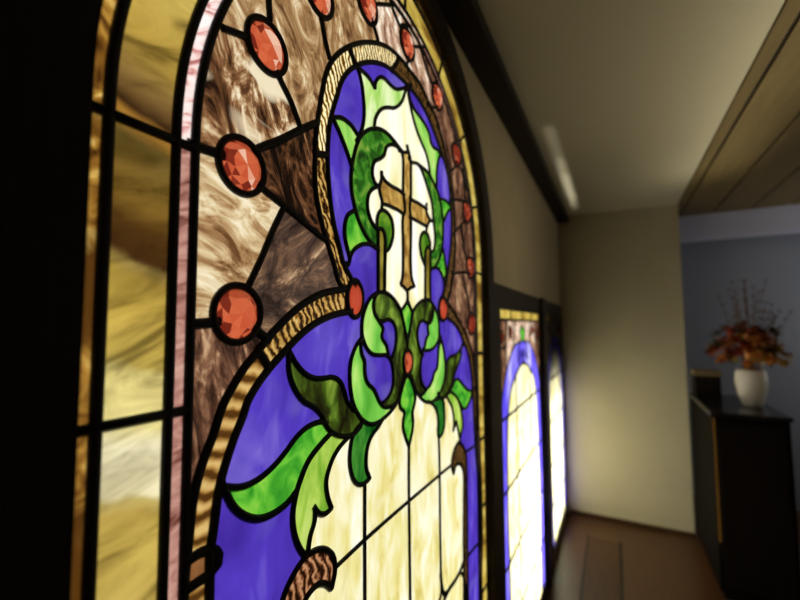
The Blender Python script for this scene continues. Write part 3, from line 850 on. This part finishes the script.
for i, c in enumerate(comp):
    tris.setdefault(c, []).append(i)
    f = F[i]; a, b, d = V[f[0]], V[f[1]], V[f[2]]; A_ = abs((b-a).cross(d-a))/2; area[c] += A_
    cen[c][0] += A_*(a.x+b.x+d.x)/3; cen[c][1] += A_*(a.y+b.y+d.y)/3
HI, HO = mid-PX0-.12, mid-PX0-.006
def inner(x, z):
    u = abs(x-mid)
    if z < -.48: return u < HI
    if z > -.21: return False
    t = (z+.48)/.27; return u < HI*sqrt(max(0, 1-t*t))
def outerp(x, z):
    u = abs(x-mid)
    if z < -.43: return True
    if z > -.088: return False
    t = (z+.43)/.342; return u < HO*sqrt(max(0, 1-t*t))**.8
for c in range(nc):
    if c not in tris or area[c] < 3e-6: continue
    x, z = cen[c][0]/area[c], cen[c][1]/area[c]
    big = max(tris[c], key=lambda i: abs((V[F[i][1]]-V[F[i][0]]).cross(V[F[i][2]]-V[F[i][0]])))
    tx = sum(V[k].x for k in F[big])/3; tz = sum(V[k].y for k in F[big])/3
    if tz > .028: nm, mt = 'amber_glass', G['amber5']
    elif abs(x-mid) < .13 and -.2 < z < .0 and area[c] < .012: nm, mt = 'leaf_glass', G['leaf']
    elif inner(tx, tz): nm, mt = 'cream_glass', G['cream']
    elif outerp(tx, tz): nm, mt = 'purple_glass', G['purplelight']
    else: nm, mt = 'brown_glass', G['brownG'] if int(x*20) % 2 else G['brownE']
    sheet(nm, V, F, tris[c], mt, panel2)
bm = bmesh.new()
for p, w, cl in cames: came(bm, p, w, cl)
lc = from_bm('lead_came', bm, [LEAD], panel2, loc=(mid, 0, PZ0)); lc.location = (0, 0, 0)
for i, (x, z) in enumerate(((PX0+.045, -.05), (PX1-.045, -.05), (PX0+.22, -.03), (PX1-.22, -.03))):
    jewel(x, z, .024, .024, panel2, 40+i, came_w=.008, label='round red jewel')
SX = .86; X3 = 3.61
def copy_tree(o, parent=None):
    c = o.copy(); COL.objects.link(c); c.parent = parent
    for ch in list(o.children): copy_tree(ch, c)
    return c
panel3 = copy_tree(panel2); panel3.location = (X3, YG, PZ0); panel3.scale = (SX, 1, 1)
panel3['label'] = 'square-topped stained glass panel beside the room corner, farthest of the three'

# ------------------------------------------------------------------ room
FL, CE, XF, YE = -1.72, 1.03, 4.10, -.968
XB, YR = -2.2, -3.2
# window wall with its three openings
outer = [Vector(p) for p in ((XB, FL), (4.25, FL), (4.25, CE), (XB, CE))]
holes = [(arch(R0+.001, x=CX0), True), ([Vector(p) for p in ((PX0, PZ0), (PX1, PZ0), (PX1, PZ1), (PX0, PZ1))], True)]
w3 = (PX1-PX0)*SX/2
holes.append(([Vector(p) for p in ((X3-w3, PZ0), (X3+w3, PZ0), (X3+w3, PZ1), (X3-w3, PZ1))], True))
def slab_with_holes(name, bound, holes, y0, y1, mats, hole_seeds):
    V, F, comp, nc = planar_faces(holes, bound)
    bad = {comp[tri_at(V, F, s)] for s in hole_seeds}
    keep = [i for i in range(len(F)) if comp[i] not in bad]
    bm = bmesh.new(); A = {}; B = {}
    def va(k):
        if k not in A: A[k] = bm.verts.new((V[k].x, y0, V[k].y))
        return A[k]
    def vb(k):
        if k not in B: B[k] = bm.verts.new((V[k].x, y1, V[k].y))
        return B[k]
    cnt = {}
    for i in keep:
        f = F[i]
        bm.faces.new([va(k) for k in f]); bm.faces.new([vb(k) for k in reversed(f)])
        for k in range(len(f)):
            a_, b_ = f[k], f[(k+1) % len(f)]
            if (b_, a_) in cnt: cnt.pop((b_, a_))
            else: cnt[(a_, b_)] = 1
    for (a_, b_) in cnt: bm.faces.new((va(b_), va(a_), vb(a_), vb(b_)))
    return bm
seeds = [(CX, 0), (mid, -.5), (X3, -.5)]
from_bm('wall_window', slab_with_holes('wall_window', outer, holes, -.004, .010, None, seeds), [PANEL], loc=(1, 0, FL))['kind'] = 'structure'
# wooden frames
RF = .742; PR = .027
w1 = empty('window_1', (CX, 0, ZB-.1), kind='structure')
ob = [Vector((CX-.80 if False else -.6, ZB-.15))] + [Vector((-.6, .05))]
a = [Vector((CX+RF*cos(t), CZ+RF*sin(t))) for t in [pi-pi*k/72 for k in range(73)]]
ob = [Vector((CX-RF-.35, ZB-.1)), Vector((CX-RF-.35, CZ))] + [Vector((CX-RF-.0, CZ))] + a[1:] + [Vector((CX+RF, ZB-.1))]
from_bm('window_frame', slab_with_holes('f', ob, [(arch(R0, x=CX0), True)], -PR, -.0045, None, [(CX, 0)]), [WOODD], w1, loc=(CX, 0, ZB-.1), bevel=.003)
w2 = empty('window_2', (2.8, 0, PZ0), kind='structure')
FX0 = CX+RF+.001; FT = .183
ob = [Vector(p) for p in ((FX0, PZ0-.06), (2.925, PZ0-.06), (2.925, FT), (FX0, FT))]
from_bm('window_frame', slab_with_holes('f', ob, [holes[1]], -.011, -.0045, None, [(mid, -.5)]), [WOODD], w2, loc=(mid, 0, PZ0-.06), bevel=.003)
ob = [Vector(p) for p in ((2.926, PZ0-.06), (XF-.002, PZ0-.06), (XF-.002, FT), (2.926, FT))]
w3e = empty('window_3', (X3, 0, PZ0), kind='structure')
from_bm('window_frame', slab_with_holes('f', ob, [holes[2]], -.011, -.0045, None, [(X3, -.5)]), [WOODD], w3e, loc=(X3, 0, PZ0-.06), bevel=.003)
boxobj('mullion_post', (2.83, 2.97, -.034, -.0112, PZ0-.06, FT+.004), [WOODD], w3e, bevel=.004)

def S(name, b, mats, bevel=0): return boxobj(name, b, mats, bevel=bevel, kind='structure')
S('floor', (XB, 6.2, YR, 0.0, FL-.05, FL), [FLOORM])
S('ceiling', (XB, XF, YE, -.0045, CE, CE+.04), [CEIL])
S('wall_far', (XF, XF+.12, YE, -.0045, FL, CE), [WALLP])
S('trim_1', (XB, XF, -.104, -.0045, .983, CE), [WOODD], .004)
S('baseboard_far', (XF-.012, XF, YE, -.03, FL, FL+.03), [FLOORD])
# boarded ceiling over the rest of the room
bm = bmesh.new(); y = YE
box(bm, XB, 4.62, YR, YE, CE+.012, CE+.04, 1)
edges = [-.968, -1.035, -1.29, -1.565, -1.83, -2.1, -2.37, -2.64, -2.91, -3.2]
for y0, y1 in zip(edges, edges[1:]): box(bm, XB, 4.62, y1+.008, y0-.008, CE, CE+.0119, 0)
o = from_bm('ceiling_boards', bm, [CEILW, GROOVE], loc=(1, -2, CE)); o['kind'] = 'structure'
S('trim_2', (4.62, 4.74, YR, YE, .80, CE+.04), [BAND])
S('wall_back', (5.1, 5.2, YR, YE+.1, FL, CE+.1), [WALLG])
S('wall_side', (XF+.12, 5.1, YE, YE+.1, FL, CE+.1), [WALLG])
S('wall_room', (XB, 6.2, YR-.1, YR, FL, CE+.04), [WALLP])
S('wall_rear', (XB-.1, XB, YR, 0, FL, CE+.04), [WALLP])
S('ceiling_alcove', (4.74, 5.2, YR, YE+.1, CE+.04, CE+.1), [WALLG])
# recessed dark panel let into the floor
S('trim_3', (1.2, 3.70, -.425, -.21, FL+.0, FL+.012), [FLOORD], .003)
S('trim_4', (1.2, 3.715, -.44, -.425, FL, FL+.014), [WOODD], .003)
S('trim_5', (1.2, 3.715, -.21, -.195, FL, FL+.014), [WOODD], .003)

S('shade_block', (3.12, 4.3, .12, .18, -.52, 1.2), [WALLG])  # unseen block added outside to dim the far panel's upper glass

# ------------------------------------------------------------------ cabinet and what stands on it
ct = -.561
cab = empty('cabinet', (3.65, -1.19, FL), 'low dark espresso cabinet with a glossy top, standing at the wall corner under the vase', 'cabinet')
X0, X1, Y0, Y1 = 3.25, 4.095, -1.375, -.973
boxobj('body', (X0+.015, X1, Y0+.012, Y1-.008, FL+.05, ct-.028), [surf('black_stained_wood', (7, 5, 4), (11, 8, 6), scale=(10, 10, 1), noise=6, rough=.75, spec=.06)], cab, .003)
boxobj('top', (X0, X1, Y0, Y1, ct-.028, ct), [CABT], cab, .004, label='glossy black cabinet top')
boxobj('plinth', (X0+.04, X1-.01, Y0+.03, Y1-.03, FL, FL+.05), [CABM], cab)
boxobj('corner_highlight', (X0+.0135, X0+.0149, Y1-.024, Y1-.014, FL+.35, ct-.04), [EDGE_HL], cab, label='painted golden highlight along the cabinet edge')  # thin coloured strip standing in for the highlight on the corner
d = boxobj('door', (X0+.003, X0+.0149, Y0+.03, Y1-.035, FL+.08, ct-.06), [CABM], cab, .003)
boxobj('handle', (X0-.009, X0+.003, Y0+.05, Y0+.058, -1.05, -.95), [CABM], d)

def lathe(bm, prof, cx, cy, n=40, mi=0, closed=True):
    prev = None
    for r, z in prof:
        ring = [bm.verts.new((cx+r*cos(2*pi*i/n), cy+r*sin(2*pi*i/n), z)) for i in range(n)]
        if prev:
            for i in range(n):
                f = bm.faces.new((prev[i], prev[(i+1) % n], ring[(i+1) % n], ring[i])); f.smooth = True; f.material_index = mi
        else: bm.faces.new(list(reversed(ring))).material_index = mi
        prev = ring
    return prev
VX, VY = 3.62, -1.272
bm = bmesh.new()
VP = [(.055, ct), (.064, ct+.004), (.078, ct+.04), (.092, ct+.09), (.103, ct+.145), (.108, ct+.19), (.103, ct+.235), (.094, ct+.262), (.088, ct+.272), (.083, ct+.268), (.088, ct+.235), (.09, ct+.19), (.06, ct+.03), (.001, ct+.02)]
lathe(bm, [(r*.84, ct+(z-ct)*.92) for r, z in VP], VX, VY)
VASE = surf('white_ceramic', (226, 222, 208), (232, 228, 214), noise=5, rough=.3, spec=.5)
o = from_bm('vase', bm, [VASE], loc=(VX, VY, ct)); tag(o, 'white ceramic vase holding the autumn bouquet on the dark cabinet', 'vase')
FLW = [surf('petal_'+n, c, d_, noise=30, rough=.7) for n, c, d_ in (('rust', (150, 62, 32), (176, 80, 44)), ('orange', (204, 130, 60), (222, 158, 84)), ('red', (132, 38, 28), (160, 52, 36)), ('gold', (190, 150, 72), (208, 170, 92)), ('olive', (86, 84, 42), (104, 98, 52)))]
TWIG = surf('twig_brown', (96, 66, 50), (120, 84, 62), noise=20, rough=.8)
bq = empty('flower_bouquet', (VX, VY, ct+.25), 'bouquet of rust, orange and gold autumn leaves with tall twigs in the white vase', 'flowers')
rnd = random.Random(11)
def leaf_shape(bm, c, d, up, ln, wd, mi, cup=.25):
    d = d.normalized(); s = d.cross(up)
    if s.length < 1e-3: s = Vector((1, 0, 0))
    s.normalize(); n = s.cross(d).normalized()
    rows = [(0, .05), (.2, .6), (.45, 1), (.7, .75), (.88, .35), (1, .02)]
    pv = None
    for t, w in rows:
        m = c+d*ln*t+n*(-cup*ln*t*t)
        l_ = bm.verts.new(m+s*wd*w+n*wd*.25*w); mm = bm.verts.new(m); r_ = bm.verts.new(m-s*wd*w+n*wd*.25*w)
        if pv:
            for q in ((pv[0], pv[1], mm, l_), (pv[1], pv[2], r_, mm)):
                f = bm.faces.new(q); f.material_index = mi; f.smooth = True
        pv = (l_, mm, r_)
cl = Vector((VX, VY+.01, ct+.39))
heads = []
for i in range(95):
    a = rnd.uniform(0, 2*pi); e = rnd.uniform(-.5, 1.0)
    rr = Vector((cos(a)*cos(e)*.23, sin(a)*cos(e)*.185, sin(e)*.17))
    heads.append(cl+rr*rnd.uniform(.15, 1.0)**.7)
for i, h in enumerate(heads):
    bm = bmesh.new(); mi = rnd.choice([0, 1, 1, 1, 3, 3, 3, 4] if h.y < VY+.05 else [0, 0, 1, 2, 4, 3]) if h.z < ct+.47 else rnd.choice([0, 0, 2, 4])
    out = (h-cl).normalized()
    for k in range(9):
        dv = (out+Vector([rnd.uniform(-1, 1) for _ in range(3)])*.9)
        leaf_shape(bm, h, dv, Vector((0, 0, 1)), rnd.uniform(.05, .085), rnd.uniform(.014, .022), 0)
    me = bpy.data.meshes.new('blossom'); bm.to_mesh(me); bm.free()
    link('blossom', me, [FLW[mi]], bq).location = (-VX, -VY, -(ct+.25))
def tube(bm, pts, r0, r1, n=6):
    rings = []
    for i, p in enumerate(pts):
        t = (pts[min(i+1, len(pts)-1)]-pts[max(i-1, 0)]).normalized()
        s = t.cross(Vector((.3, .9, .1))).normalized(); u = t.cross(s); r = r0+(r1-r0)*i/(len(pts)-1)
        rings.append([bm.verts.new(p+s*r*cos(2*pi*k/n)+u*r*sin(2*pi*k/n)) for k in range(n)])
    for a_, b_ in zip(rings, rings[1:]):
        for k in range(n): bm.faces.new((a_[k], a_[(k+1) % n], b_[(k+1) % n], b_[k])).smooth = True
    bm.faces.new(rings[0]); bm.faces.new(list(reversed(rings[-1])))
for i in range(20):
    bm = bmesh.new(); tx = rnd.uniform(-.14, .14); ty = rnd.uniform(-.2, .17); top = rnd.uniform(.36, .66)-abs(ty)*.6
    base = Vector((VX+rnd.uniform(-.03, .03), VY+rnd.uniform(-.03, .03), ct+.15))
    pts = [base+Vector((tx*s**1.4+.008*sin(s*9+i), ty*s**1.4, (top+.1)*s)) for s in [k/10 for k in range(11)]]
    tube(bm, pts, .0035, .0014)
    for k in range(5, 11):
        for sgn in (-1, 1):
            dv = Vector((rnd.uniform(-.5, .5), sgn*.5, 1)); leaf_shape(bm, pts[k], dv, Vector((1, 0, 0)), .028, .0035, 0)
    me = bpy.data.meshes.new('twig'); bm.to_mesh(me); bm.free()
    link('twig', me, [TWIG], bq).location = (-VX, -VY, -(ct+.25))
# dark box with a tan lid behind the vase
bx = empty('keepsake_box', (3.95, -1.06, ct), 'small black box with a tan lid at the back of the cabinet top', 'box')
boxobj('body', (3.86, 4.04, -1.15, -.992, ct, ct+.165), [CABM], bx, .003)
boxobj('lid', (3.855, 4.045, -1.155, -.989, ct+.165, ct+.205), [surf('tan_lid', (112, 96, 62), (120, 104, 70), noise=8, rough=.6)], bx, .003, label='tan box lid')

# ------------------------------------------------------------------ light
def area_light(name, loc, target, size, size_y, power, color):
    l = bpy.data.lights.new(name, 'AREA'); l.shape = 'RECTANGLE'; l.size = size; l.size_y = size_y; l.energy = power; l.color = color
    o = bpy.data.objects.new(name, l); COL.objects.link(o); o.location = loc
    o.rotation_euler = (Vector(target)-Vector(loc)).to_track_quat('-Z', 'Y').to_euler(); return o
sun = bpy.data.lights.new('daylight', 'SUN'); sun.energy = 3.6; sun.angle = radians(25); sun.color = (1, .985, .95)
so = bpy.data.objects.new('daylight', sun); COL.objects.link(so); so.location = (1.5, 3, 2.5)
so.rotation_euler = Vector((-.25, -1, -.3)).to_track_quat('-Z', 'Y').to_euler()
area_light('ceiling_fill_strip', (1.95, -1.2, .58), (1.95, -1.03, 1.03), 3.0, .15, 2.3, (1, .93, .76)).data.spread = radians(88)  # unseen light strip added to brighten the ceiling away from the windows
area_light('room_fill', (2.0, -2.7, .2), (1.95, 0, .35), .5, .5, 1.9, (1, .92, .72)).data.spread = radians(58)  # unseen warm fill added to lift the window wall
area_light('alcove_daylight', (4.3, -2.9, .2), (4.9, -1.4, 0), 1.0, 1.4, 7, (.93, .95, 1))
area_light('sky_fill', (3.1, .55, -1.15), (3.1, 0, -1.12), 1.9, .8, 34, (1, .98, .95))  # extra daylight panel added low outside to brighten the two far windows
for cx_, ln_, pw in ((3.0, 1.7, .05), (3.15, 1.1, .05), (3.2, .6, .04)):  # hidden strips added to throw the pale streak on the ceiling
    area_light('ceiling_streak_fill', (cx_, -.185, .80), (cx_, -.185, 1.0), ln_, .015, pw, (1, .98, .92)).data.spread = radians(24)
w = bpy.data.worlds.new('World'); C.world = w; w.use_nodes = True
bg = w.node_tree.nodes.get('Background') or w.node_tree.nodes.new('ShaderNodeBackground')
bg.inputs[0].default_value = (.55, .65, .8, 1); bg.inputs[1].default_value = .02

# ------------------------------------------------------------------ camera
f_px, yaw, pitch, roll = 401.805, radians(27.9943), radians(3.7403), radians(-.3427)
Fv = Vector((cos(pitch)*cos(yaw), cos(pitch)*sin(yaw), sin(pitch))); Rv = Vector((sin(yaw), -cos(yaw), 0)); Uv = Rv.cross(Fv)
R2v = Rv*cos(roll)+Uv*sin(roll); U2v = -Rv*sin(roll)+Uv*cos(roll)
from mathutils import Matrix
cam = bpy.data.cameras.new('camera'); co = bpy.data.objects.new('camera', cam); COL.objects.link(co)
co.matrix_world = Matrix(((R2v.x, U2v.x, -Fv.x, 0), (R2v.y, U2v.y, -Fv.y, -.45), (R2v.z, U2v.z, -Fv.z, 0), (0, 0, 0, 1)))
cam.sensor_width = 36; cam.lens = f_px/800*36; cam.clip_start = .01
cam.dof.use_dof = True; cam.dof.focus_distance = .66; cam.dof.aperture_fstop = cam.lens/9.5
C.camera = co
C.view_settings.view_transform = 'Standard'; C.view_settings.look = 'None'; C.view_settings.gamma = 1; C.view_settings.exposure = 0
C.view_settings.use_curve_mapping = False
C.cycles.use_denoising = True
C.cycles.max_bounces = 8; C.cycles.diffuse_bounces = 4; C.cycles.transparent_max_bounces = 8
C.cycles.sample_clamp_indirect = 4
